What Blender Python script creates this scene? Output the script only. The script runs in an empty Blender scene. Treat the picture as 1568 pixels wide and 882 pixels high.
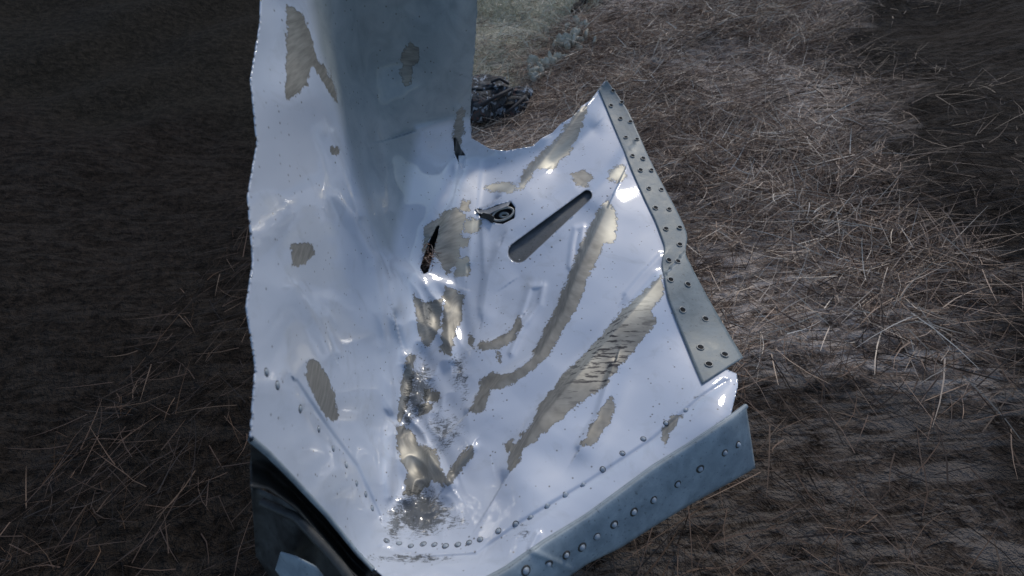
import bpy, math, random
import numpy as np
from mathutils import Vector
random.seed(3); rng=np.random.default_rng(7)
sc=bpy.context.scene
try:
    sc.view_settings.view_transform='Standard'; sc.view_settings.look='None'; sc.view_settings.exposure=0
except Exception: pass
# ------------------------------------------------------------ wreck placement: image pixels unprojected from the camera
PITCH=math.radians(44); CAMH=1.1; FP=680.0
cp,sp=math.cos(PITCH),math.sin(PITCH)
def W(u,v,d):
    """image pixel (u,v) at camera depth d (m) -> world metres"""
    u=np.asarray(u,float); v=np.asarray(v,float); d=np.asarray(d,float)
    X=(u-784)/FP*d; Y=(441-v)/FP*d
    return np.stack([X, d*cp+Y*sp, CAMH-d*sp+Y*cp],-1)
# ------------------------------------------------------------ terrain function
def gz(x,y):
    x=np.asarray(x,float); y=np.asarray(y,float)
    z=0.16*np.clip(x,-1.5,8)+0.05*np.clip(x-8,0,40)
    z=z+0.10*np.clip(y-3,0,60)+0.25*np.clip(y-14,0,60)*0.3+0.12*np.clip(-x-2,0,60)
    z=z+0.03*np.sin(x*2.1+1.3*np.sin(y*1.1))*np.cos(y*1.7+.6)+0.016*np.sin(x*6.3+y*2.2)*np.sin(y*5.1-x*3.)
    z=z+0.035*np.sin((x*0.85-y*0.5)*7+np.sin(y*3))*np.clip((y-2)/2,0,1)
    z=z+0.006*np.sin(x*17+3*np.sin(y*7)+y*5)*np.sin(y*15+2*np.sin(x*8)-x*6)
    return z-0.03
# ------------------------------------------------------------ helpers
def mesh_np(name,co,faces,mat=None,smooth=True,parent=None,attrs=None):
    me=bpy.data.meshes.new(name)
    co=np.asarray(co,np.float32).reshape(-1,3); faces=np.asarray(faces,np.int32)
    n=faces.shape[1]
    me.vertices.add(len(co)); me.vertices.foreach_set('co',co.ravel())
    me.loops.add(faces.size); me.loops.foreach_set('vertex_index',faces.ravel())
    me.polygons.add(len(faces)); me.polygons.foreach_set('loop_start',np.arange(0,faces.size,n,dtype=np.int32))
    me.polygons.foreach_set('loop_total',np.full(len(faces),n,np.int32))
    me.update(calc_edges=True); me.validate()
    if smooth: me.polygons.foreach_set('use_smooth',np.ones(len(me.polygons),bool))
    if attrs:
        for k,a in attrs.items():
            at=me.attributes.new(k,'FLOAT','POINT'); at.data.foreach_set('value',np.asarray(a,np.float32).ravel())
    o=bpy.data.objects.new(name,me); sc.collection.objects.link(o)
    if mat: me.materials.append(mat)
    if parent: o.parent=parent
    return o
def empty(name):
    e=bpy.data.objects.new(name,None); sc.collection.objects.link(e); return e
def grid_faces(nr,nc):
    i=np.arange(nr*nc).reshape(nr,nc)
    return np.stack([i[:-1,:-1],i[:-1,1:],i[1:,1:],i[1:,:-1]],-1).reshape(-1,4)
def resample(pl,n):
    pl=np.array(pl,float); s=np.r_[0,np.cumsum(np.hypot(*np.diff(pl,axis=0).T))]
    t=np.linspace(0,s[-1],n); return np.stack([np.interp(t,s,pl[:,0]),np.interp(t,s,pl[:,1])],-1)
def smooth_pl(pl,n,k=5):
    p=resample(pl,n)
    for _ in range(k):
        p[1:-1]=.25*p[:-2]+.5*p[1:-1]+.25*p[2:]
    return p
def seg_d(px,py,a,b):
    ax,ay=a;bx,by=b; dx,dy=bx-ax,by-ay; L=dx*dx+dy*dy+1e-9
    t=np.clip(((px-ax)*dx+(py-ay)*dy)/L,0,1)
    ex=px-ax-t*dx; ey=py-ay-t*dy
    side=np.sign(dx*(py-ay)-dy*(px-ax))
    return np.hypot(ex,ey),side
def poly_sdf(px,py,P):
    P=np.array(P,float); x0,y0=P.min(0)-70; x1,y1=P.max(0)+70
    out=np.full(px.shape,60.0)
    m=(px>x0)&(px<x1)&(py>y0)&(py<y1)
    if not m.any(): return out
    x=px[m];y=py[m]; d=np.full(x.shape,1e9); ins=np.zeros(x.shape,bool)
    for i in range(len(P)):
        a=P[i];b=P[(i+1)%len(P)]
        d=np.minimum(d,seg_d(x,y,a,b)[0])
        c=((a[1]>y)!=(b[1]>y))
        if a[1]!=b[1]:
            ins^=c&(x<(b[0]-a[0])*(y-a[1])/(b[1]-a[1])+a[0])
    out[m]=np.where(ins,-d,d); return out
def line_d(px,py,pl):
    d=np.full(px.shape,1e9); s=np.ones(px.shape)
    for a,b in zip(pl[:-1],pl[1:]):
        dd,ss=seg_d(px,py,a,b); m=dd<d; d=np.where(m,dd,d); s=np.where(m,ss,s)
    return d,s
# ------------------------------------------------------------ sheet depth field
CP=np.array([
(590,845,.66),(650,850,.65),(720,842,.65),(800,797,.67),(900,737,.71),(1000,672,.75),(1075,605,.79),(1130,572,.82),
(600,890,.60),(720,885,.60),(800,838,.635),(950,750,.685),(1114,640,.735),
(700,700,.80),(800,650,.82),(900,640,.80),(950,560,.88),(1050,480,.94),(1090,520,.90),
(720,550,.93),(800,500,.98),(900,450,1.0),(1000,380,1.06),(1045,340,1.12),
(740,400,1.10),(850,330,1.15),(950,260,1.24),(925,125,1.45),(990,235,1.28),
(740,230,1.28),(830,220,1.33),(780,300,1.2),
(598,770,.76),(608,650,.87),(622,550,.96),(645,440,1.05),(690,310,1.15),(718,228,1.27),
(572,830,.67),(562,700,.73),(565,600,.79),(572,500,.85),(580,400,.91),(540,270,.82),(512,150,.76),(470,20,.70),(455,-60,.67),
(453,730,.50),(453,600,.53),(453,450,.56),(453,300,.59),(453,150,.62),(395,0,.57),(395,150,.54),(395,300,.50),(395,450,.47),(395,600,.44),(385,670,.42),
(510,600,.65),(510,450,.71),(500,300,.72),(510,760,.58),
(600,100,.94),(555,120,.90),(560,0,.84),(610,220,1.03),(580,240,.98),(615,380,1.04),(655,300,1.07),(640,160,.98),
(735,-60,.76),(728,30,.84),(725,110,.95),(720,190,1.12),(640,0,.86),(600,-60,.80)])
C=36.0
def ker(dx,dy): return np.sqrt(dx*dx+dy*dy+C*C)
n=len(CP)
A=np.zeros((n+3,n+3)); A[:n,:n]=ker(CP[:,None,0]-CP[None,:,0],CP[:,None,1]-CP[None,:,1])-np.eye(n)*12
A[:n,n]=1;A[:n,n+1]=CP[:,0]/500;A[:n,n+2]=CP[:,1]/500; A[n:,:n]=A[:n,n:].T
wt=np.linalg.solve(A,np.r_[CP[:,2],0,0,0])
RIDGES=[ # polyline, amp(m), width side -, width side +
([(722,628),(770,582),(825,545),(862,480),(890,405),(928,322)],.020,8,50),
([(782,720),(830,640),(895,565),(955,495),(1012,428)],.024,11,60),
([(770,300),(800,282),(840,238),(890,172)],.022,8,34),
([(735,530),(770,520),(797,488)],.007,5,18),
([(782,540),(800,500),(826,466),(831,438),(812,440),(800,478)],.0050,4,6),
([(872,408),(876,372),(881,350),(893,347),(888,380)],.0050,4,6),
([(905,300),(940,265),(960,235)],.012,10,22),
([(800,420),(850,385),(905,330)],-.008,20,30),
([(780,355),(830,320),(880,290)],.006,10,16),
([(890,682),(915,640),(940,560)],.008,7,22),
([(850,250),(880,225),(905,200)],-.010,12,16),
([(740,480),(750,420),(765,380)],.006,7,18),
([(735,470),(742,420),(738,330)],.003,4,8),
([(600,430),(615,500),(640,620)],.008,8,12),
([(655,440),(680,480),(690,550)],.010,9,16),
([(700,440),(715,520),(700,560)],-.008,9,12),
([(625,545),(650,600),(622,650)],.010,7,12),
([(610,655),(660,700),(690,742)],.011,8,20),
([(722,685),(700,715),(684,740)],.010,8,12),
([(585,390),(640,425),(700,440)],.008,8,14),
([(508,205),(530,260),(548,330)],.010,7,16),
([(515,300),(545,345),(575,400)],.006,7,12),
([(455,-60),(472,20),(512,150),(540,270),(582,398),(600,470)],.030,12,42),
([(700,170),(704,220),(700,260)],.010,8,9),
([(700,260),(690,300),(660,360)],.008,8,10),
([(455,440),(490,490),(510,540)],.008,10,18),
([(720,215),(775,236),(830,214)],.008,10,14),
([(585,838),(650,856),(730,850),(800,800),(900,740),(1000,674),(1075,608),(1110,585)],-.0035,4,7),
([(453,585),(500,655),(545,715),(580,790)],-.006,4,12),
([(600,640),(640,690),(655,760)],-.008,10,16),
([(560,60),(585,200),(600,330)],-.005,24,30),
([(640,200),(690,185),(720,190)],.014,8,50),
([(735,235),(728,300),(716,400)],.006,6,20),
([(960,450),(985,420),(1012,392)],.005,5,14),
([(750,830),(770,790),(760,740)],-.004,20,28),
([(575,410),(590,520),(602,640),(596,760)],.006,6,10),
([(818,856),(812,838),(822,818)],.003,4,6),
]
def wob(x,y):
    z=np.zeros(x.shape)
    r=np.random.default_rng(11)
    mod=.2+.8*np.exp(-((x-640)/110)**2)
    for L,a,mm in ((260,.0030,0),(120,.0009,0),(70,.0008,1),(36,.0004,1)):
        for _ in range(4):
            t=r.uniform(0,6.28); p=r.uniform(0,6.28); k=6.283/L*r.uniform(.75,1.3)
            z+=(mod if mm else 1)*a*.5*np.sin(k*(x*math.cos(t)+y*math.sin(t))+p+1.2*np.sin(y*2.2/L+p))
    return z
def DEP(px,py):
    px=np.asarray(px,float);py=np.asarray(py,float); sh=px.shape; x=px.ravel(); y=py.ravel()
    z=np.zeros(x.shape)
    for i in range(0,len(x),20000):
        s=slice(i,i+20000)
        z[s]=ker(x[s,None]-CP[None,:,0],y[s,None]-CP[None,:,1])@wt[:n]
    z+=wt[n]+wt[n+1]*x/500+wt[n+2]*y/500
    for pl,a,w0,w1 in RIDGES:
        d,sd=line_d(x,y,pl); w=np.where(sd<0,w0,w1); z-=a*np.exp(-(d/w)**2)
    z+=wob(x,y)
    g=np.exp(-((x-645)/55)**2)*np.clip((y-400)/60,0,1)*np.clip((840-y)/60,0,1)
    q=np.abs(np.sin(x/13+1.7*np.sin(y/31))+np.sin(y/17+x/29)+.6*np.sin(x/7-y/11))
    z+=g*.0050*(q-1)
    return z.reshape(sh)
# ------------------------------------------------------------ node helpers
def newmat(name):
    m=bpy.data.materials.new(name); m.use_nodes=True; nt=m.node_tree
    return m,nt,nt.nodes['Principled BSDF']
def N(nt,t,**k):
    nd=nt.nodes.new(t)
    for a,b in k.items(): setattr(nd,a,b)
    return nd
def mathn(nt,op,a,b=None,c=None,clamp=False):
    nd=nt.nodes.new('ShaderNodeMath'); nd.operation=op; nd.use_clamp=clamp
    for i,v in enumerate((a,b,c)):
        if v is None: continue
        if isinstance(v,(int,float)): nd.inputs[i].default_value=v
        else: nt.links.new(v,nd.inputs[i])
    return nd.outputs[0]
def noise(nt,vec,scale,detail=4,rough=.55,dist=0):
    nd=N(nt,'ShaderNodeTexNoise'); nd.inputs['Scale'].default_value=scale; nd.inputs['Detail'].default_value=detail
    nd.inputs['Roughness'].default_value=rough; nd.inputs['Distortion'].default_value=dist
    nt.links.new(vec,nd.inputs['Vector']); return nd.outputs['Fac']
def mr(nt,v,a,b,c=0,d=1):
    nd=N(nt,'ShaderNodeMapRange'); nt.links.new(v,nd.inputs[0])
    for i,x in enumerate((a,b,c,d)): nd.inputs[1+i].default_value=x
    return nd.outputs[0]
def mix(nt,f,a,b):
    nd=N(nt,'ShaderNodeMix',data_type='RGBA')
    for s,v in ((nd.inputs[0],f),(nd.inputs[6],a),(nd.inputs[7],b)):
        if isinstance(v,tuple): s.default_value=v+(1,) if len(v)==3 else v
        elif isinstance(v,(int,float)): s.default_value=v
        else: nt.links.new(v,s)
    return nd.outputs[2]
def attr(nt,name): 
    return N(nt,'ShaderNodeAttribute',attribute_name=name).outputs['Fac']
def mapping(nt,vec,scale=(1,1,1),rot=(0,0,0)):
    nd=N(nt,'ShaderNodeMapping'); nd.inputs['Scale'].default_value=scale; nd.inputs['Rotation'].default_value=rot
    nt.links.new(vec,nd.inputs['Vector']); return nd.outputs[0]
def bump(nt,h,strength,dist,prev=None):
    nd=N(nt,'ShaderNodeBump'); nd.inputs['Strength'].default_value=strength; nd.inputs['Distance'].default_value=dist
    nt.links.new(h,nd.inputs['Height'])
    if prev is not None: nt.links.new(prev,nd.inputs['Normal'])
    return nd.outputs[0]
# ------------------------------------------------------------ materials
def make_skin():
    m,nt,B=newmat('white_painted_aluminium'); L=nt.links.new
    tc=N(nt,'ShaderNodeTexCoord').outputs['Object']
    nf=noise(nt,tc,210,3,.65); nm=noise(nt,tc,55,3,.6)
    b=mathn(nt,'ADD',attr(nt,'bare'),mathn(nt,'MULTIPLY',mathn(nt,'SUBTRACT',nf,.5),11.0))
    b=mathn(nt,'ADD',b,mathn(nt,'MULTIPLY',mathn(nt,'SUBTRACT',nm,.5),16.0))
    b=mathn(nt,'SUBTRACT',b,1.5)
    mask=mr(nt,b,.35,-.35)
    small=mr(nt,mathn(nt,'ADD',nm,mathn(nt,'MULTIPLY',attr(nt,'scuff'),.06)),.765,.772)
    mask=mathn(nt,'MAXIMUM',mask,small)
    big=noise(nt,tc,5,2,.5)
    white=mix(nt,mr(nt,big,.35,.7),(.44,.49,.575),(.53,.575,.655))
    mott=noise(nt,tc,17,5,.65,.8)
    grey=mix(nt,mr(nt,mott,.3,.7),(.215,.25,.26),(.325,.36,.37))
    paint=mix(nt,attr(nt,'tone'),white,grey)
    film=mr(nt,mott,.54,.78,0,.38)
    paint=mix(nt,film,paint,(.27,.29,.30))
    vor=N(nt,'ShaderNodeTexVoronoi'); vor.inputs['Scale'].default_value=85; L(tc,vor.inputs['Vector'])
    spk=mathn(nt,'MULTIPLY',mr(nt,vor.outputs['Distance'],.18,.08),mr(nt,noise(nt,tc,38,1),.50,.56))
    paint=mix(nt,mathn(nt,'MULTIPLY',spk,.85),paint,(.09,.085,.08))
    st=noise(nt,mapping(nt,tc,(30,30,260),(0.6,.5,.3)),1.0,2,.6)
    metal=mix(nt,mr(nt,st,.3,.7),(.19,.182,.16),(.31,.298,.262))
    metal=mix(nt,mathn(nt,'MULTIPLY',attr(nt,'warm_highlight'),.6),metal,(.66,.64,.54))  # bright warm highlights painted into the bare metal colour
    streak=noise(nt,mapping(nt,tc,(26,150,90),(.2,.3,-.75)),1.0,3,.65)
    metal=mix(nt,mathn(nt,'MULTIPLY',mr(nt,streak,.53,.59),attr(nt,'streak')),metal,(.04,.038,.04))
    edge=mr(nt,mathn(nt,'ABSOLUTE',b),1.1,0.0,0,.6)
    col=mix(nt,mask,paint,metal)
    col=mix(nt,edge,col,(.12,.115,.10))
    sA=noise(nt,mapping(nt,tc,(70,420,160),(.0,.2,.25)),1.0,4,.75,.8)
    sB=noise(nt,tc,60,4,.7,1.0)
    ss=mathn(nt,'ADD',mathn(nt,'MULTIPLY',sA,.5),mathn(nt,'MULTIPLY',sB,.5))
    sc_=mathn(nt,'ADD',ss,mathn(nt,'MULTIPLY',attr(nt,'scuff'),.30))
    scm=mr(nt,sc_,.65,.75,0,.9)
    col=mix(nt,scm,col,(.05,.055,.055))
    L(col,B.inputs['Base Color'])
    L(mathn(nt,'MULTIPLY',mask,.4),B.inputs['Metallic'])
    r=mr(nt,mott,.3,.8,.42,.54)
    r=mathn(nt,'ADD',r,mathn(nt,'MULTIPLY',scm,.3))
    L(r,B.inputs['Roughness'])
    L(bump(nt,mathn(nt,'SUBTRACT',1.0,mr(nt,b,.5,-.5)),.9,.0009),B.inputs['Normal'])
    B.inputs['IOR'].default_value=1.45
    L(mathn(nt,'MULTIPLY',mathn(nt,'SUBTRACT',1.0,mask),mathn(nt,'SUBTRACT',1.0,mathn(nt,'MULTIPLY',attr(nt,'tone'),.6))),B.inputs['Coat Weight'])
    B.inputs['Coat Roughness'].default_value=.05
    return m
def metal_mat(name,c0,c1,metallic=.3,rough=.4,scale=30,spots=.6):
    m,nt,B=newmat(name); tc=N(nt,'ShaderNodeTexCoord').outputs['Object']
    nz=noise(nt,tc,scale,4,.65,.4)
    col=mix(nt,mr(nt,nz,.35,.68),c0,c1)
    col=mix(nt,mr(nt,noise(nt,tc,scale*6,2,.6),.62,.72,0,spots),col,tuple(x*.35 for x in c0))
    nt.links.new(col,B.inputs['Base Color']); B.inputs['Metallic'].default_value=metallic
    nt.links.new(mr(nt,nz,.2,.8,rough-.1,rough+.15),B.inputs['Roughness'])
    nt.links.new(bump(nt,noise(nt,tc,scale*2,2,.6),.25,.002),B.inputs['Normal'])
    return m
M_skin=make_skin()
M_strip=metal_mat('grey_green_primed_metal',(.13,.16,.168),(.215,.25,.26),.05,.5)
M_flange=metal_mat('blue_grey_painted_metal',(.20,.245,.275),(.31,.365,.40),.05,.45)
M_dark=metal_mat('dark_metal',(.03,.03,.028),(.075,.075,.07),.3,.5)  # near-black metal for channel, inner frame and small fittings
M_slot=metal_mat('dark_grey_backing_plate',(.085,.095,.10),(.13,.14,.15),.05,.6)
M_under=metal_mat('raw_outer_skin',(.22,.23,.24),(.33,.34,.35),.3,.5)
M_rivet=metal_mat('rivet_head_metal',(.22,.26,.30),(.36,.41,.46),.1,.45,90)
M_hole=metal_mat('rivet_hole_shadow',(.006,.006,.006),(.012,.011,.01),0,.9)
M_rim=metal_mat('worn_hole_rim',(.26,.26,.24),(.42,.42,.40),.3,.4,90)
# ------------------------------------------------------------ wreck parent
wreck=empty('aircraft_wreckage')
outline=[(402,-60),(735,-60),(731,0),(728,60),(723,120),(720,180),(722,212),(740,222),(752,229),(775,231),(790,228),(815,224),(830,211),
(846,203),(858,190),(876,179),(890,163),(904,153),(915,139),(926,124),(955,205),(988,290),(1012,345),(1034,385),(1034,430),(1060,500),(1095,558),(1128,572),
(1130,590),(1118,640),(1058,680),(1000,716),(900,790),(830,834),(760,880),(740,900),(640,905),(592,886),(570,868),(548,842),(500,784),(453,734),(410,690),(384,668),
(392,560),(378,470),(388,400),(380,300),(394,220),(384,120),(398,40)]
def capsule(a,b,r0,r1,k=14):
    a=np.array(a,float);b=np.array(b,float);t=math.atan2(*(b-a)[::-1]); out=[]
    for i in range(k+1):
        q=t+math.pi/2+math.pi*i/k; out.append((a[0]+r0*math.cos(q),a[1]+r0*math.sin(q)))
    for i in range(k+1):
        q=t-math.pi/2+math.pi*i/k; out.append((b[0]+r1*math.cos(q),b[1]+r1*math.sin(q)))
    return out
SLOT=capsule((794,386),(899,299),16,8)
HOLES=[SLOT,
 [(694,207),(699,212),(706,228),(713,238),(710,262),(703,250),(696,235)],
 [(643,410),(649,392),(656,372),(668,348),(674,343),(670,362),(663,388),(656,416),(649,420)],
 [(727,318),(742,322),(760,314),(782,308),(789,318),(788,334),(770,343),(752,341),(744,334),(735,332)]]
cell=1.7
xs=np.arange(372,1138,cell); ys=np.arange(-64,910,cell); GX,GY=np.meshgrid(xs,ys)
S=poly_sdf(GX,GY,outline)
for H in HOLES: S=np.maximum(S,-poly_sdf(GX,GY,H))
gy_,gx_=np.gradient(S,cell); gl=np.hypot(gx_,gy_)+1e-6
near=np.abs(S)<cell*.8
PX=np.where(near,GX-S*gx_/gl,GX); PY=np.where(near,GY-S*gy_/gl,GY)
S2=np.where(near,0,S)
chips=[
[(617,85),(628,68),(641,73),(640,93),(630,100),(630,125),(621,133),(615,115)],
[(440,10),(462,22),(474,50),(484,92),(472,105),(468,130),(452,145),(440,150)],
[(478,88),(498,105),(510,130),(516,155),(503,138),(488,112)],
[(448,376),(475,374),(480,388),(465,402),(448,406)],
[(470,555),(480,552),(498,570),(510,600),(517,635),(510,642),(492,625),(478,600),(470,575)],
[(700,170),(708,166),(708,200),(702,235),(695,210)],
[(680,325),(700,318),(712,330),(705,360),(700,395),(685,418),(672,400),(665,385)],
[(712,335),(738,338),(730,357),(712,355)],[(699,396),(718,395),(718,422),(697,424)],[(705,364),(718,366),(716,377),(704,376)],
[(634,452),(650,468),(677,458),(672,500),(655,530),(645,520),(640,490)],
[(682,438),(710,453),(705,490),(695,510),(690,545),(675,537),(680,490)],
[(610,652),(628,660),(640,680),(667,693),(672,715),(687,742),(660,735),(640,757),(619,756),(625,720),(610,690)],
[(722,684),(721,700),(690,738),(680,743),(690,720),(705,698)],
[(625,545),(635,545),(630,590),(620,625),(611,645),(616,590)],
[(720,628),(735,600),(738,580),(755,572),(785,575),(812,552),(832,512),(852,472),(874,420),(885,385),(903,350),(920,318),(931,308),(943,330),(940,370),(925,370),(912,400),(896,430),(885,465),(863,500),(842,540),(812,568),(780,590),(750,595),(741,625),(728,631)],
[(779,727),(783,690),(800,667),(815,650),(830,618),(870,568),(910,528),(950,480),(985,450),(1012,423),(1015,450),(995,475),(1002,493),(965,540),(922,592),(880,622),(850,647),(820,673),(800,687),(790,715)],
[(890,680),(905,655),(923,625),(936,608),(941,625),(930,650),(906,683)],
[(772,680),(783,675),(785,688),(777,692)],
[(743,285),(775,280),(795,288),(803,262),(828,235),(853,215),(883,170),(898,162),(888,200),(867,237),(845,257),(822,256),(802,285),(782,294),(750,292)],
[(733,526),(760,521),(780,511),(795,486),(798,500),(785,520),(765,532),(735,533)],
[(640,622),(662,619),(656,632),(642,636)],[(650,597),(673,600),(669,614),(652,612)],
[(707,308),(718,309),(717,322),(706,321)],[(1014,656),(1030,638),(1042,638),(1027,660),(1018,682)],
[(876,268),(890,262),(905,270),(898,284),(885,284)],[(938,258),(955,255),(958,270),(945,278),(932,272)],
[(507,224),(516,226),(518,234),(509,235)],[(720,515),(724,518),(724,530),(720,526)],[(764,540),(768,545),(766,556),(762,552)],
[(652,350),(662,340),(680,330),(676,342),(660,362),(648,385)]]
bare=np.full(GX.shape,60.)
for P in chips: bare=np.minimum(bare,poly_sdf(PX,PY,P))
def blob(cx,cy,rx,ry,rot=0):
    c,s=math.cos(rot),math.sin(rot); dx=PX-cx; dy=PY-cy
    return np.exp(-(((dx*c+dy*s)/rx)**2+((-dx*s+dy*c)/ry)**2))
scuff=np.zeros(GX.shape)
for a in ((645,785,50,38,.1,1.15),(640,600,24,55,.2,1.0),(705,575,16,45,-.2,.75),(680,660,35,45,0,.7),(655,480,16,40,0,.55),(690,800,45,15,0,.65),
          (605,800,14,36,0,1.0),(660,385,12,40,.3,.5),(735,325,20,12,0,.5),(625,640,10,20,0,.95),(780,390,8,14,0,.2),(640,855,90,8,.0,.8),(800,815,16,20,0,.6),(1060,615,40,12,-.6,.4),(545,760,10,30,-.5,.3),(600,480,8,40,-.2,.45)):
    scuff=np.maximum(scuff,a[5]*blob(*a[:5]))
streak=np.clip(blob(930,545,75,45,-.9)*1.5,0,1)
warm_highlight=np.clip(blob(935,345,16,40)+blob(708,400,12,45)+blob(985,460,32,20,-.7)+blob(845,245,40,14,-.8)+blob(775,287,35,9)+blob(945,265,20,14)+blob(725,345,16,14)+blob(640,700,26,16)*.5+blob(905,540,20,60,.8)*.5,0,1)  # blobs where metal highlights are painted in
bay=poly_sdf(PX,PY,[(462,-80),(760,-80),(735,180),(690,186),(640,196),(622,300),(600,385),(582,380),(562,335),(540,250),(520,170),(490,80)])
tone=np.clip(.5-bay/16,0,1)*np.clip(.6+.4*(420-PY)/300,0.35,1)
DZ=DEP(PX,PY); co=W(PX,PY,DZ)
F=grid_faces(*GX.shape); ok=(S2.ravel()[F]<=0).all(1)
F=F[ok]; used=np.unique(F); rm=-np.ones(GX.size,int); rm[used]=np.arange(len(used))
sel=lambda a:a.ravel()[used]
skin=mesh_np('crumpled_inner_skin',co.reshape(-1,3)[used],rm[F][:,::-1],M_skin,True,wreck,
   dict(bare=sel(bare),scuff=sel(scuff),streak=sel(streak),warm_highlight=sel(warm_highlight),tone=sel(tone)))
md=skin.modifiers.new('thickness','SOLIDIFY'); md.thickness=.0014; md.offset=-1
# ------------------------------------------------------------ strips
def strip(name,pa,pb,na,nb,mat,dfun,th=.0016):
    a=smooth_pl(pa,na,3); b=smooth_pl(pb,na,3)
    t=np.linspace(0,1,nb)[:,None,None]; P=a[None]*(1-t)+b[None]*t
    D=dfun(P[...,0],P[...,1],t[...,0]*np.ones(P.shape[:2]))
    o=mesh_np(name,W(P[...,0],P[...,1],D).reshape(-1,3),grid_faces(nb,na),mat,True,wreck)
    m=o.modifiers.new('thickness','SOLIDIFY'); m.thickness=th; m.offset=0
    return o
so=[(929,123),(946,146),(962,170),(978,206),(992,238),(1012,278),(1034,318),(1047,345),(1053,362),(1049,388),(1062,415),(1085,458),(1114,508),(1138,548)]
si=[(916,136),(926,160),(940,195),(954,228),(970,268),(988,308),(1003,338),(1018,378),(1013,405),(1022,455),(1040,502),(1058,548),(1068,572),(1075,588)]
strip('riveted_edge_strip',si,so,160,16,M_strip,lambda x,y,t:DEP(x,y)-.0035+.0014*np.sin(y/19.+x/31.)*t)
fu=[(735,893),(775,872),(830,833),(900,790),(1000,716),(1058,680),(1118,640),(1142,622)]
fl=[(820,915),(850,897),(900,862),(950,838),(1000,806),(1060,770),(1118,738),(1156,716)]
def dfl(x,y,t):
    a=smooth_pl(fu,150,3); D0=DEP(a[:,0],a[:,1])[None]*np.ones(x.shape)
    return D0-.004+.045*t-.010*np.sin(np.clip(t,0,1)*math.pi)**.6
strip('outer_flange',fu,fl,150,18,M_flange,dfl,.002)
def tube(name,pl3,r,mat,seg=8,parent=wreck):
    pl3=np.asarray(pl3,float); m=len(pl3); T=np.gradient(pl3,axis=0); T/=np.linalg.norm(T,axis=1)[:,None]+1e-9
    up=np.array([0.3,.2,.93]); A1=np.cross(T,up); A1/=np.linalg.norm(A1,axis=1)[:,None]; A2=np.cross(T,A1)
    r=np.broadcast_to(r,(m,)); q=np.linspace(0,2*math.pi,seg,endpoint=False)
    P=pl3[:,None]+r[:,None,None]*(A1[:,None]*np.cos(q)[None,:,None]+A2[:,None]*np.sin(q)[None,:,None])
    i=np.arange(m*seg).reshape(m,seg); j=np.roll(i,-1,1)
    f=np.stack([i[:-1],j[:-1],j[1:],i[1:]],-1).reshape(-1,4)
    return mesh_np(name,P.reshape(-1,3),f,mat,True,parent)
a=smooth_pl(fu,120,3); tube('flange_fold_bead',W(a[:,0],a[:,1],DEP(a[:,0],a[:,1])+.001),.0045,M_flange)
c1=[(384,672),(410,694),(453,738),(500,788),(548,848),(572,872)]; c2=[(384,745),(410,748),(453,778),(495,826),(530,868),(552,890)]
strip('dark_channel_web',c1,c2,80,10,M_dark,lambda x,y,t:DEP(x,y)*1.0+.012+.05*np.sin(t*math.pi)+.02*t)
a=smooth_pl(c1,90,3); tube('channel_edge_bead',W(a[:,0],a[:,1],DEP(a[:,0],a[:,1])+.002),.003,M_flange)
a=smooth_pl([(400,768),(453,792),(500,842),(535,885),(550,910)],70,3); tube('channel_lower_lip',W(a[:,0],a[:,1],.54+0*a[:,0]),.0055,M_dark)
strip('dark_inner_frame',[(384,742),(453,775),(495,822),(530,866),(548,900)],[(392,850),(415,885),(440,905),(470,930),(500,950)],60,12,M_dark,lambda x,y,t:.60+.05*t+.02*np.sin(x/15.))  # near-black sheet filling the gap below the channel
strip('torn_skin_fragment',[(430,845),(453,852),(485,868),(505,895)],[(422,872),(435,890),(450,915),(470,930)],50,12,M_flange,lambda x,y,t:.55+.02*np.sin(x/20.)+.02*t)
P=np.array(SLOT); c=P.mean(0); Q=(P-c)*1.5+c
nc_=len(Q); rings=np.stack([c+(Q-c)*k for k in (0.02,.4,.8,1.0)])
D=DEP(rings[...,0],rings[...,1])+.016
i=np.arange(4*nc_).reshape(4,nc_); j=np.roll(i,-1,1)
mesh_np('slot_backing_plate',W(rings[...,0],rings[...,1],D).reshape(-1,3),np.stack([i[:-1],j[:-1],j[1:],i[1:]],-1).reshape(-1,4),M_slot,True,wreck)
Pl=resample(list(P)+[P[0]],120); tube('slot_rolled_lip',W(Pl[:,0],Pl[:,1],DEP(Pl[:,0],Pl[:,1])+.0005),.0010,M_under,6)
q=np.linspace(0,2*math.pi,60); ox=770+16*np.cos(q)-2*np.sin(q); oy=328+9.5*np.sin(q)-3*np.cos(q)
tube('fractured_fitting_ring',W(ox,oy,DEP(ox,oy)+.003),.0034,M_rim,10)
ox=772+6*np.cos(q); oy=330+3.5*np.sin(q); tube('fractured_fitting_boss',W(ox,oy,DEP(ox,oy)+.010),.0040,M_strip,10)
HX,HY=np.meshgrid(np.linspace(715,800,14),np.linspace(300,355,10)); mesh_np('tear_backing_rib',W(HX,HY,DEP(HX,HY)+.03).reshape(-1,3),grid_faces(10,14),M_dark,True,wreck)
def flap(name,base,tip,lift,mat):
    b=smooth_pl(base,24,2); t=smooth_pl(tip,24,2); k=np.linspace(0,1,8)[:,None]
    X=b[None,:,0]*(1-k)+t[None,:,0]*k; Y=b[None,:,1]*(1-k)+t[None,:,1]*k
    D=DEP(b[:,0],b[:,1])[None]-lift*k**1.6-.0008
    o=mesh_np(name,W(X,Y,D).reshape(-1,3),grid_faces(8,24),mat,True,wreck,dict(bare=np.full(X.size,60.)))
    m=o.modifiers.new('t','SOLIDIFY'); m.thickness=.0012; return o
flap('curled_tear_flap',[(727,320),(742,323),(760,316),(783,308)],[(731,326),(745,331),(758,324),(778,316)],.010,M_under)
flap('curled_tear_flap_b',[(713,238),(712,250),(709,262)],[(702,238),(701,252),(701,260)],.012,M_skin)
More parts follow.
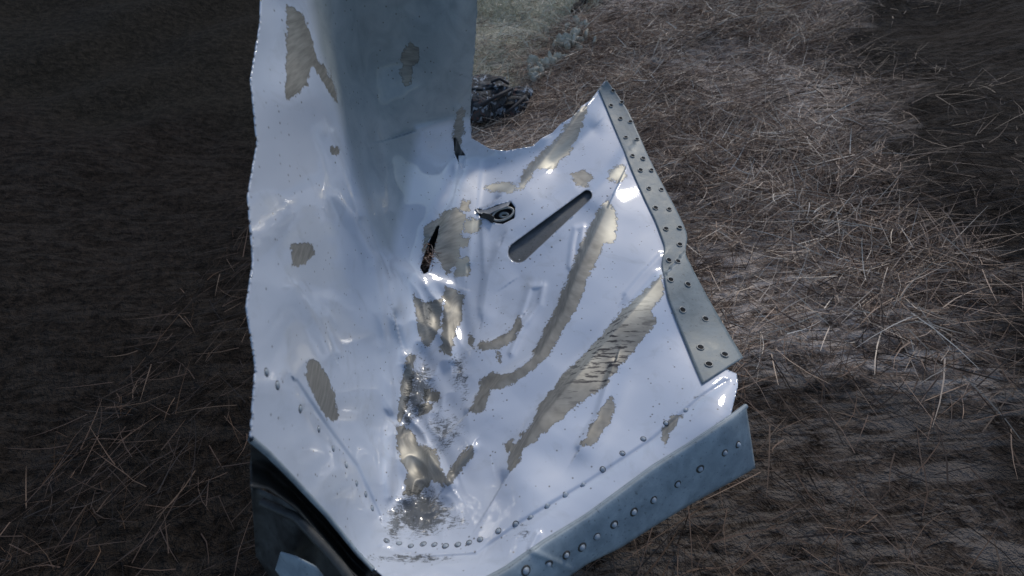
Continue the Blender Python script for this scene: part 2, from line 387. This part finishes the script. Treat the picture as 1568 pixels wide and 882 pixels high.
flap('curled_tear_flap_c',[(735,333),(746,336),(754,342)],[(739,326),(750,328),(757,333)],.010,M_dark)
# ------------------------------------------------------------ rivets
def frames(u,v,off=0):
    u=np.array(u,float);v=np.array(v,float); e=2.0
    P=W(u,v,DEP(u,v)); A=W(u+e,v,DEP(u+e,v))-P; B=W(u,v+e,DEP(u,v+e))-P
    Nn=np.cross(B,A); Nn/=np.linalg.norm(Nn,axis=1)[:,None]
    cam=np.array([0,0,CAMH])-P; Nn*=np.sign((Nn*cam).sum(1))[:,None]
    A/=np.linalg.norm(A,axis=1)[:,None]; Bn=np.cross(Nn,A)
    return P+Nn*off,A,Bn,Nn
def domes(name,fr,R,H,mat,prof=None,seg=14):
    P,A,B,Nn=fr; prof=prof or [(1.0,-.1),(.98,.25),(.8,.62),(.5,.88),(.18,1.0)]
    q=np.linspace(0,2*math.pi,seg,endpoint=False); vs=[];fs=[];o=0
    for k in range(len(P)):
        r0=R*random.uniform(.85,1.1)
        for (pr,ph) in prof:
            vs.append(P[k]+A[k]*(r0*pr*np.cos(q))[:,None]+B[k]*(r0*pr*np.sin(q))[:,None]+Nn[k]*H*ph)
        i=np.arange(len(prof)*seg).reshape(len(prof),seg)+o; j=np.roll(i,-1,1)
        fs.append(np.stack([i[:-1],j[:-1],j[1:],i[1:]],-1).reshape(-1,4)); 
        c=i[-1]; fs.append(np.array([[c[0],c[m],c[m+1],c[m+2]] for m in range(1,seg-2,2)]))
        o+=len(prof)*seg
    return mesh_np(name,np.concatenate(vs),np.concatenate(fs),mat,True,wreck)
holes=[(938,140),(935,163),(952,158),(950,183),(965,188),(958,212),(975,215),(968,240),(984,244),(980,262),(997,262),(993,290),(1012,292),(1003,320),(1024,322),(1019,352),(1040,350),(1040,376),(1023,400),(1037,402),(1026,430),(1052,437),(1044,476),(1079,490),(1072,534),(1109,545),(1085,560)]
hu=[h[0] for h in holes]; hv=[h[1] for h in holes]
domes('rivet_hole_dark_disc',frames(hu,hv,.0050),.0058,.0008,M_hole,[(1,0),(.5,.15),(.1,.2)])  # black discs on the strip, painted shade for the empty holes
def rims(name,fr,R,r,mat,seg=18):
    P,A,B,Nn=fr; q=np.linspace(0,2*math.pi,seg,endpoint=False); t=np.linspace(0,2*math.pi,6,endpoint=False); vs=[];fs=[];o=0
    for k in range(len(P)):
        rr=R*random.uniform(.92,1.08)
        rad=A[k]*np.cos(q)[:,None]+B[k]*np.sin(q)[:,None]
        V=P[k]+rad[:,None]*(rr+r*np.cos(t))[None,:,None]+Nn[k]*(r*np.sin(t))[None,:,None]
        vs.append(V.reshape(-1,3)); i=np.arange(seg*6).reshape(seg,6)+o; a=np.roll(i,-1,0)
        fs.append(np.stack([i,a,np.roll(a,-1,1),np.roll(i,-1,1)],-1).reshape(-1,4)); o+=seg*6
    return mesh_np(name,np.concatenate(vs),np.concatenate(fs),mat,True,wreck)
rims('rivet_hole_rim',frames(hu,hv,.0048),.0062,.0010,M_rim)
rv=[(460,626),(488,657),(510,687),(530,712),(546,740),(560,757),(570,778),(592,828),(611,832),(629,836),(648,833),(665,834),(682,836),(701,834),(718,831),(735,826),(763,813),(790,803),(812,792),(838,775),(866,758),(893,742),(923,719),(953,694),(985,672),(1020,648),(1050,628),(425,590),(408,570)]
domes('skin_rivet',frames([r[0] for r in rv],[r[1] for r in rv],0),.0040,.0020,M_rivet)
rims('skin_rivet_seat',frames([r[0] for r in rv],[r[1] for r in rv],-.0002),.0045,.0006,M_dark)
dots=[(780,378),(784,352),(795,398),(812,396),(828,390),(845,378),(858,368),(872,352),(930,300),(935,288),(803,335),(815,328),(830,318)]
domes('small_rivet',frames([r[0] for r in dots],[r[1] for r in dots],0),.0026,.0010,M_under)
fr=[(805,872),(840,861),(866,850),(890,838),(914,820),(940,802),(970,783),(1000,765),(1036,741),(1072,717),(1108,693),(1130,680)]
def flange_pt(u,v):
    a=smooth_pl(fu,150,3); b=smooth_pl(fl,150,3); best=None
    for k in range(150):
        ab=b[k]-a[k]; t=np.dot(np.array([u,v])-a[k],ab)/np.dot(ab,ab); p=a[k]+t*ab; d=np.hypot(*(p-np.array([u,v])))
        if best is None or d<best[0]: best=(d,k,min(max(t,.05),.95))
    _,k,t=best; D=float(DEP(a[k:k+1,0],a[k:k+1,1])[0])
    f=lambda tt:D-.004+.045*tt-.010*math.sin(tt*math.pi)**.6
    p=a[k]+t*(b[k]-a[k]); P0=W(p[0],p[1],f(t)); p2=a[k]+(t+.03)*(b[k]-a[k]); P1=W(p2[0],p2[1],f(t+.03))
    k2=min(k+2,149); Dn=float(DEP(a[k2:k2+1,0],a[k2:k2+1,1])[0])
    p3=a[k2]+t*(b[k2]-a[k2]); P3=W(p3[0],p3[1],Dn-D+f(t))
    A_=P1-P0; A_/=np.linalg.norm(A_); B_=P3-P0; Nn=np.cross(A_,B_); Nn/=np.linalg.norm(Nn)
    if np.dot(Nn,np.array([0,0,CAMH])-P0)<0: Nn=-Nn
    B_=np.cross(Nn,A_); return P0+Nn*.001,A_,B_,Nn
fp=[flange_pt(*r) for r in fr]
fp=tuple(np.array(x) for x in zip(*fp))
domes('flange_rivet',fp,.0050,.0045,M_rivet); domes('flange_rivet_washer',fp,.0075,.0010,M_dark,[(1,0),(.95,.8),(.5,1)])
# ------------------------------------------------------------ outer skin hull behind the sheet + crushed frame down to the ground
O=smooth_pl(outline+[outline[0]],240,2); cc=np.array([650,450]); ks=[.965,.93,.85,.7,.5,.3,.12,.02]
R_=np.stack([cc+(O-cc)*k for k in ks]); D=DEP(R_[...,0],R_[...,1])+np.array([.010+.16*(1-k/.965) for k in ks])[:,None]
mesh_np('outer_skin_hull',W(R_[...,0],R_[...,1],D).reshape(-1,3),grid_faces(len(ks),240),M_under,True,wreck)
c2_=np.array([745,570]); Ob=c2_+(O-np.array([740,470]))*.48
Dt=DEP(Ob[:,0],Ob[:,1])+.03; top=W(Ob[:,0],Ob[:,1],Dt); rows=[]
for k in np.linspace(0,1,9):
    xy=top[:,:2]+np.array([0,.10*k]); zb=gz(xy[:,0],xy[:,1])-.03
    rows.append(np.c_[xy,top[:,2]*(1-k)+zb*k+.006*np.sin(np.arange(240)/3.+k*5)*math.sin(k*math.pi)])
mesh_np('crushed_lower_frame',np.concatenate(rows),grid_faces(9,240),M_under,True,wreck)
# ------------------------------------------------------------ ground
def ground_mat():
    m,nt,B=newmat('pine_litter_soil'); L=nt.links.new
    tc=N(nt,'ShaderNodeTexCoord').outputs['Object']
    n1=noise(nt,tc,2.2,2,.6,.5); n2=noise(nt,tc,24,4,.75,.3); n3=noise(nt,tc,120,2,.7)
    c=mix(nt,mr(nt,n2,.38,.62),(.070,.052,.042),(.37,.295,.245))
    st=noise(nt,mapping(nt,tc,(5,26,10),(0,0,-1.0)),1.0,4,.75,.6)
    c=mix(nt,mr(nt,st,.48,.58,0,.9),c,(.66,.58,.52))
    c=mix(nt,mr(nt,n3,.55,.70,0,.7),c,(.58,.51,.44))
    c=mix(nt,mr(nt,n1,.5,.7,0,.30),c,(.14,.115,.095))
    g=attr(nt,'grassy'); c=mix(nt,mathn(nt,'MULTIPLY',g,.8),c,mix(nt,mr(nt,n2,.4,.65),(.26,.26,.19),(.60,.57,.45)))
    c=mix(nt,attr(nt,'painted_dark'),c,mix(nt,mr(nt,n2,.4,.65),(.006,.005,.004),(.018,.014,.011)))  # soil painted near-black where the darkening mask is set
    L(c,B.inputs['Base Color']); B.inputs['Roughness'].default_value=.95; B.inputs['Specular IOR Level'].default_value=.05
    L(bump(nt,n2,1.0,.03),B.inputs['Normal']); return m
t=np.linspace(-1,1,620); ax=3.2*np.sinh(t*5.6)/math.sinh(5.6)*70+t*3.0
gx2,gy2=np.meshgrid(ax,ax+2.0); zz=gz(gx2,gy2)
def grassmask(x,y):
    s=(x-.12)*(2.5)-(y-2.95)*(.9); s=-s/2.66+.12*np.sin(y*3)+.08*np.sin(y*7+x*5)
    return np.clip(s/.3+.5,0,1)*np.clip((y-2.75-.15*np.sin(x*5))/.4,0,1)
def painted_dark(x,y): # darkness painted into the soil colour at both flanks and the near side
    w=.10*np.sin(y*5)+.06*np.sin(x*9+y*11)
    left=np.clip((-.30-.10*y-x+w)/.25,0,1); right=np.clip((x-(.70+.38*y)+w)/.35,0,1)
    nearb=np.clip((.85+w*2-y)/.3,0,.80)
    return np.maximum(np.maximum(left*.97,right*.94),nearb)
mesh_np('ground',np.stack([gx2,gy2,zz],-1).reshape(-1,3),grid_faces(620,620),ground_mat(),True,None,dict(grassy=grassmask(gx2,gy2),painted_dark=painted_dark(gx2,gy2)))
# ------------------------------------------------------------ needle / blade ribbons
def ribbons(name,base,d0,length,width,curl,mat,shade,droop=0,segs=4):
    m=len(base); s=np.linspace(0,1,segs+1)
    side=np.cross(d0,np.array([0,0,1.])+rng.normal(0,.5,(m,3))); side/=np.linalg.norm(side,axis=1)[:,None]+1e-9
    bend=np.cross(d0,side); q=rng.uniform(-1,1,(m,1)); bd=side*q+bend*(1-abs(q))*rng.choice([-1,1],(m,1))
    P=base[:,None]+d0[:,None]*(length[:,None,None]*s[None,:,None])+bd[:,None]*(curl[:,None,None]*(s**2)[None,:,None])
    P[...,2]-=droop*length[:,None]*(s**2)[None]
    wv=np.cross(d0,rng.normal(0,1,(m,3))); wv/=np.linalg.norm(wv,axis=1)[:,None]+1e-9
    tp=(1-.75*s**2)[None,:,None]*width[:,None,None]*.5
    V=np.stack([P-wv[:,None]*tp,P+wv[:,None]*tp],2)
    i=np.arange(m*(segs+1)*2).reshape(m,segs+1,2)
    f=np.stack([i[:,:-1,0],i[:,:-1,1],i[:,1:,1],i[:,1:,0]],-1).reshape(-1,4)
    return mesh_np(name,V.reshape(-1,3),f,mat,False,None,dict(shade=np.repeat(shade,(segs+1)*2)))
def ribbon_mat(name,stops,rough=.6):
    m,nt,B=newmat(name); r=N(nt,'ShaderNodeValToRGB'); nt.links.new(attr(nt,'shade'),r.inputs[0])
    e=r.color_ramp.elements
    e[0].position=stops[0][0]; e[0].color=stops[0][1]+(1,); e[1].position=stops[-1][0]; e[1].color=stops[-1][1]+(1,)
    for p,c in stops[1:-1]:
        k=e.new(p); k.color=c+(1,)
    nt.links.new(r.outputs[0],B.inputs['Base Color']); B.inputs['Roughness'].default_value=rough; B.inputs['Specular IOR Level'].default_value=.3; return m
M_needle=ribbon_mat('dead_pine_needle',[(0,(.025,.016,.011)),(.3,(.15,.098,.07)),(.55,(.40,.285,.21)),(.8,(.68,.56,.44)),(1,(.82,.74,.63))])
M_grass=ribbon_mat('dry_grass_blade',[(0,(.18,.18,.12)),(.35,(.44,.42,.31)),(.8,(.72,.69,.54)),(1,(.82,.79,.66))])
def scatter(nn,x0,x1,y0,y1,dens):
    x=rng.uniform(x0,x1,nn*5); y=rng.uniform(y0,y1,nn*5); k=rng.uniform(0,1,nn*5)<dens(x,y); return x[k][:nn],y[k][:nn]
def litter(nn,x0,x1,y0,y1,dens,wd,h0,h1):
    x,y=scatter(nn,x0,x1,y0,y1,dens); m=len(x)
    cl=np.sin(x*9+2*np.sin(y*5))*np.sin(y*8+2*np.sin(x*6))
    th=rng.uniform(0,6.283,m); th=np.where(rng.uniform(0,1,m)<.35,rng.normal(.7,.5,m)+(rng.integers(0,2,m)*math.pi),th)
    el=rng.normal(.08,.2,m); d=np.stack([np.cos(th)*np.cos(el),np.sin(th)*np.cos(el),np.sin(el)],-1)
    z=gz(x,y)+rng.uniform(h0,h1,m)*(1+.5*cl)
    ln=rng.uniform(.08,.20,m); cu=rng.normal(0,.05,m)
    d[:,2]+=0.16*d[:,0]
    sh=np.clip(rng.beta(1.8,2.0,m)+.16*cl,0,1)*(1-.80*painted_dark(x,y))  # needles take the same painted darkening as the soil
    return np.stack([x,y,z],-1),d,ln,np.full(m,wd)*rng.uniform(.7,1.2,m),cu,sh
inside=lambda x,y:1-((x>-.35)&(x<.45)&(y>.55)&(y<1.2))*1.0
dn=lambda x,y: inside(x,y)*(1-.85*grassmask(x,y))*np.clip(.6+.4*np.sin(x*4+y*2),.3,1)*(1-.85*np.clip((painted_dark(x,y)-.3)*2,0,1))
a=litter(42000,-1.4,2.2,.0,4.0,dn,.0028,.0,.05); ribbons('pine_needles',*a[:5],M_needle,a[5],segs=3)
b=litter(16000,-2,4.0,3.2,7.0,lambda x,y:(1-.8*grassmask(x,y))*(1-.85*painted_dark(x,y)),.0046,0,.05); ribbons('pine_needles.001',*b[:5],M_needle,b[5],segs=2)
x,y=scatter(20000,-1.4,2.4,2.8,8,lambda x,y:grassmask(x,y)*(1-.92*painted_dark(x,y))*np.clip(.45+.7*np.sin(x*5+1.5*np.sin(y*4))*np.sin(y*5),.12,1))
m=len(x); th=rng.uniform(0,6.283,m); el=rng.uniform(.25,1.3,m)
d=np.stack([np.cos(th)*np.cos(el),np.sin(th)*np.cos(el),np.sin(el)],-1)
ribbons('dry_grass',np.stack([x,y,gz(x,y)-.005],-1),d,rng.uniform(.06,.22,m),rng.uniform(.0025,.0048,m),rng.normal(0,.05,m),M_grass,np.clip(rng.beta(2,2,m)*(1-.6*painted_dark(x,y)),0,1),droop=.25,segs=3)
tb=W(655,396,1.09); m=220
base=tb+rng.normal(0,.012,(m,3)); d=rng.normal(0,1,(m,3)); d/=np.linalg.norm(d,axis=1)[:,None]
M_red=ribbon_mat('rusty_litter',[(0,(.08,.045,.03)),(.5,(.26,.15,.105)),(1,(.50,.38,.31))])
r_=ribbons('trapped_litter',base,d,rng.uniform(.008,.022,m),np.full(m,.0025),rng.normal(0,.006,m),M_red,rng.uniform(0,1,m)); r_.parent=wreck
# ------------------------------------------------------------ lumps: backpack, cactus, rocks
def lump(name,c,rad,mat,seed,amp=.12,sub=40,parent=None,rot=0,power=2.0,freq=3):
    r=np.random.default_rng(seed); th=np.linspace(0,2*math.pi,sub*2,endpoint=False); ph=np.linspace(-math.pi/2,math.pi/2,sub)
    T,Pp=np.meshgrid(th,ph); X=np.cos(Pp)*np.cos(T);Y=np.cos(Pp)*np.sin(T);Z=np.sin(Pp)
    q=2.0/power; f=lambda v:np.sign(v)*np.abs(v)**q
    R=np.ones(X.shape)
    for k in range(10):
        v=r.normal(0,1,3); v/=np.linalg.norm(v); fk=freq*(1+k*.45); R+=amp/(1+k*.45)*np.sin(fk*(X*v[0]+Y*v[1]+Z*v[2])+r.uniform(0,6))
    X,Y,Z=f(X)*R*rad[0],f(Y)*R*rad[1],f(Z)*R*rad[2]
    c_,s_=math.cos(rot),math.sin(rot)
    co=np.stack([c[0]+X*c_-Y*s_,c[1]+X*s_+Y*c_,c[2]+Z],-1).reshape(-1,3)
    i=np.arange(sub*sub*2).reshape(sub,sub*2); j=np.roll(i,-1,1)
    return mesh_np(name,co,np.stack([i[:-1],j[:-1],j[1:],i[1:]],-1).reshape(-1,4),mat,True,parent)
def camo():
    m,nt,B=newmat('dark_camouflage_fabric'); tc=N(nt,'ShaderNodeTexCoord').outputs['Object']
    a=noise(nt,tc,14,3,.5,1.2); b_=noise(nt,mapping(nt,tc,(1.7,1,1.3),(1,2,3)),19,3,.5,1)
    c=mix(nt,mr(nt,a,.50,.53),(.010,.012,.015),(.05,.055,.06)); c=mix(nt,mr(nt,b_,.58,.60),c,(.24,.27,.31))
    c=mix(nt,mr(nt,b_,.38,.36),c,(.09,.05,.045))
    nt.links.new(c,B.inputs['Base Color']); B.inputs['Roughness'].default_value=.8
    nt.links.new(bump(nt,noise(nt,tc,18,3,.6,1),.9,.03),B.inputs['Normal']); return m
M_camo=camo(); M_web=metal_mat('black_webbing',(.01,.01,.012),(.03,.03,.035),0,.7,80)
bp=empty('backpack'); bx,by=-.10,2.72; bz=float(gz(bx,by))+.02
lump('main_compartment',(bx-.10,by,bz+.08),(.18,.14,.10),M_camo,4,.12,40,bp,.25,2.8)
lump('front_pocket',(bx+.06,by-.02,bz+.05),(.11,.09,.065),M_camo,5,.15,30,bp,.5,2.6)
lump('side_pouch',(bx+.14,by+.08,bz+.08),(.075,.07,.055),M_camo,6,.15,26,bp,-.3,2.4)
lump('lid',(bx-.06,by+.03,bz+.17),(.13,.10,.035),M_camo,7,.15,26,bp,.3,2.4)
for k,(pts,rr) in enumerate([([(-.2,-.12,.05),(-.1,-.17,.12),(.02,-.13,.17),(.1,-.02,.17)],.010),([(.0,-.14,.03),(.09,-.16,.10),(.17,-.06,.13),(.18,.05,.10)],.009),([(-.02,.0,.20),(.03,-.03,.23),(.08,.0,.19)],.008)]):
    P=np.array(pts); tt=np.linspace(0,len(P)-1,30); P3=np.stack([np.interp(tt,range(len(P)),P[:,i]) for i in range(3)],-1)
    for _ in range(6): P3[1:-1]=.25*P3[:-2]+.5*P3[1:-1]+.25*P3[2:]
    tube('strap_%d'%k,P3+np.array([bx,by,bz]),rr,M_web,8,bp)
M_cac=metal_mat('weathered_cactus_pad',(.30,.28,.22),(.56,.53,.44),0,.85,40)
M_rock=metal_mat('lichen_rock',(.14,.13,.12),(.30,.28,.26),0,.9,12)
cac=empty('prickly_pear_cactus')
for k in range(44):
    t=rng.uniform(0,1); x=.14+.46*t+rng.normal(0,.04); y=3.10+.70*t+rng.normal(0,.08)
    lump('pad_%d'%k,(x,y,float(gz(x,y))+rng.uniform(.02,.07)),(rng.uniform(.025,.045),.013,rng.uniform(.025,.042)),M_cac,50+k,.16,12,cac,rng.uniform(0,3))
lump('rock',(.92,3.0,float(gz(.92,3.0))+.012),(.055,.04,.03),M_rock,90,.16,24,None,1)
M_bark=metal_mat('charred_bark',(.015,.012,.010),(.06,.045,.035),0,.9,40)
br=empty('fallen_branch')
def branch(nm,p0,p1,r0,sd):
    r=np.random.default_rng(sd); t=np.linspace(0,1,26)[:,None]; P=np.array(p0)*(1-t)+np.array(p1)*t; P+=np.cumsum(r.normal(0,.006,P.shape),0)
    P[:,2]=gz(P[:,0],P[:,1])+.03+P[:,2]; tube(nm,P,r0*(1-.6*t[:,0])*(1+.15*r.normal(0,1,26)),M_bark,8,br)
branch('limb',(.5,4.1,0),(.85,4.5,.04),.034,1); branch('twig_1',(.62,4.25,.0),(.55,4.6,.08),.014,2); branch('twig_2',(.7,4.35,0),(.95,4.3,.06),.012,3)
tw=empty('fallen_branch')
for k in range(22):
    x=rng.uniform(.7,2.0);y=rng.uniform(.9,4.8);a_=rng.uniform(0,3.1);l=rng.uniform(.1,.35)
    t=np.linspace(0,1,10)[:,None]; P=np.array([x,y,0.])+t*np.array([math.cos(a_)*l,math.sin(a_)*l,0]); P+=np.cumsum(rng.normal(0,.004,P.shape),0); P[:,2]=gz(P[:,0],P[:,1])+.02
    tube('twig_%d'%k,P,.004*(1-.5*t[:,0]),M_bark,6,tw)
# ------------------------------------------------------------ world, sun, camera
EL,AZ=math.radians(40),math.radians(26)
w=bpy.data.worlds.new('World'); sc.world=w; w.use_nodes=True; nt=w.node_tree
sky=nt.nodes.new('ShaderNodeTexSky'); sky.sky_type='NISHITA'; sky.sun_disc=False; sky.sun_elevation=EL; sky.sun_rotation=AZ
bg=nt.nodes['Background']; nt.links.new(sky.outputs[0],bg.inputs[0]); bg.inputs[1].default_value=.15
sl=bpy.data.lights.new('sun','SUN'); sl.energy=1.35; sl.angle=math.radians(10); sl.color=(1,.93,.82)
so_=bpy.data.objects.new('sun',sl); sc.collection.objects.link(so_)
v=Vector((math.sin(AZ)*math.cos(EL),math.cos(AZ)*math.cos(EL),math.sin(EL))); so_.rotation_euler=v.to_track_quat('Z','Y').to_euler()
cam=bpy.data.cameras.new('camera'); co_=bpy.data.objects.new('camera',cam); sc.collection.objects.link(co_)
co_.location=(0,0,CAMH); co_.rotation_euler=(math.pi/2-PITCH,0,0); cam.sensor_width=36; cam.lens=36*FP/1568; cam.clip_end=3000; cam.clip_start=.02
cam.dof.use_dof=True; cam.dof.focus_distance=1.0; cam.dof.aperture_fstop=4.5
sc.camera=co_
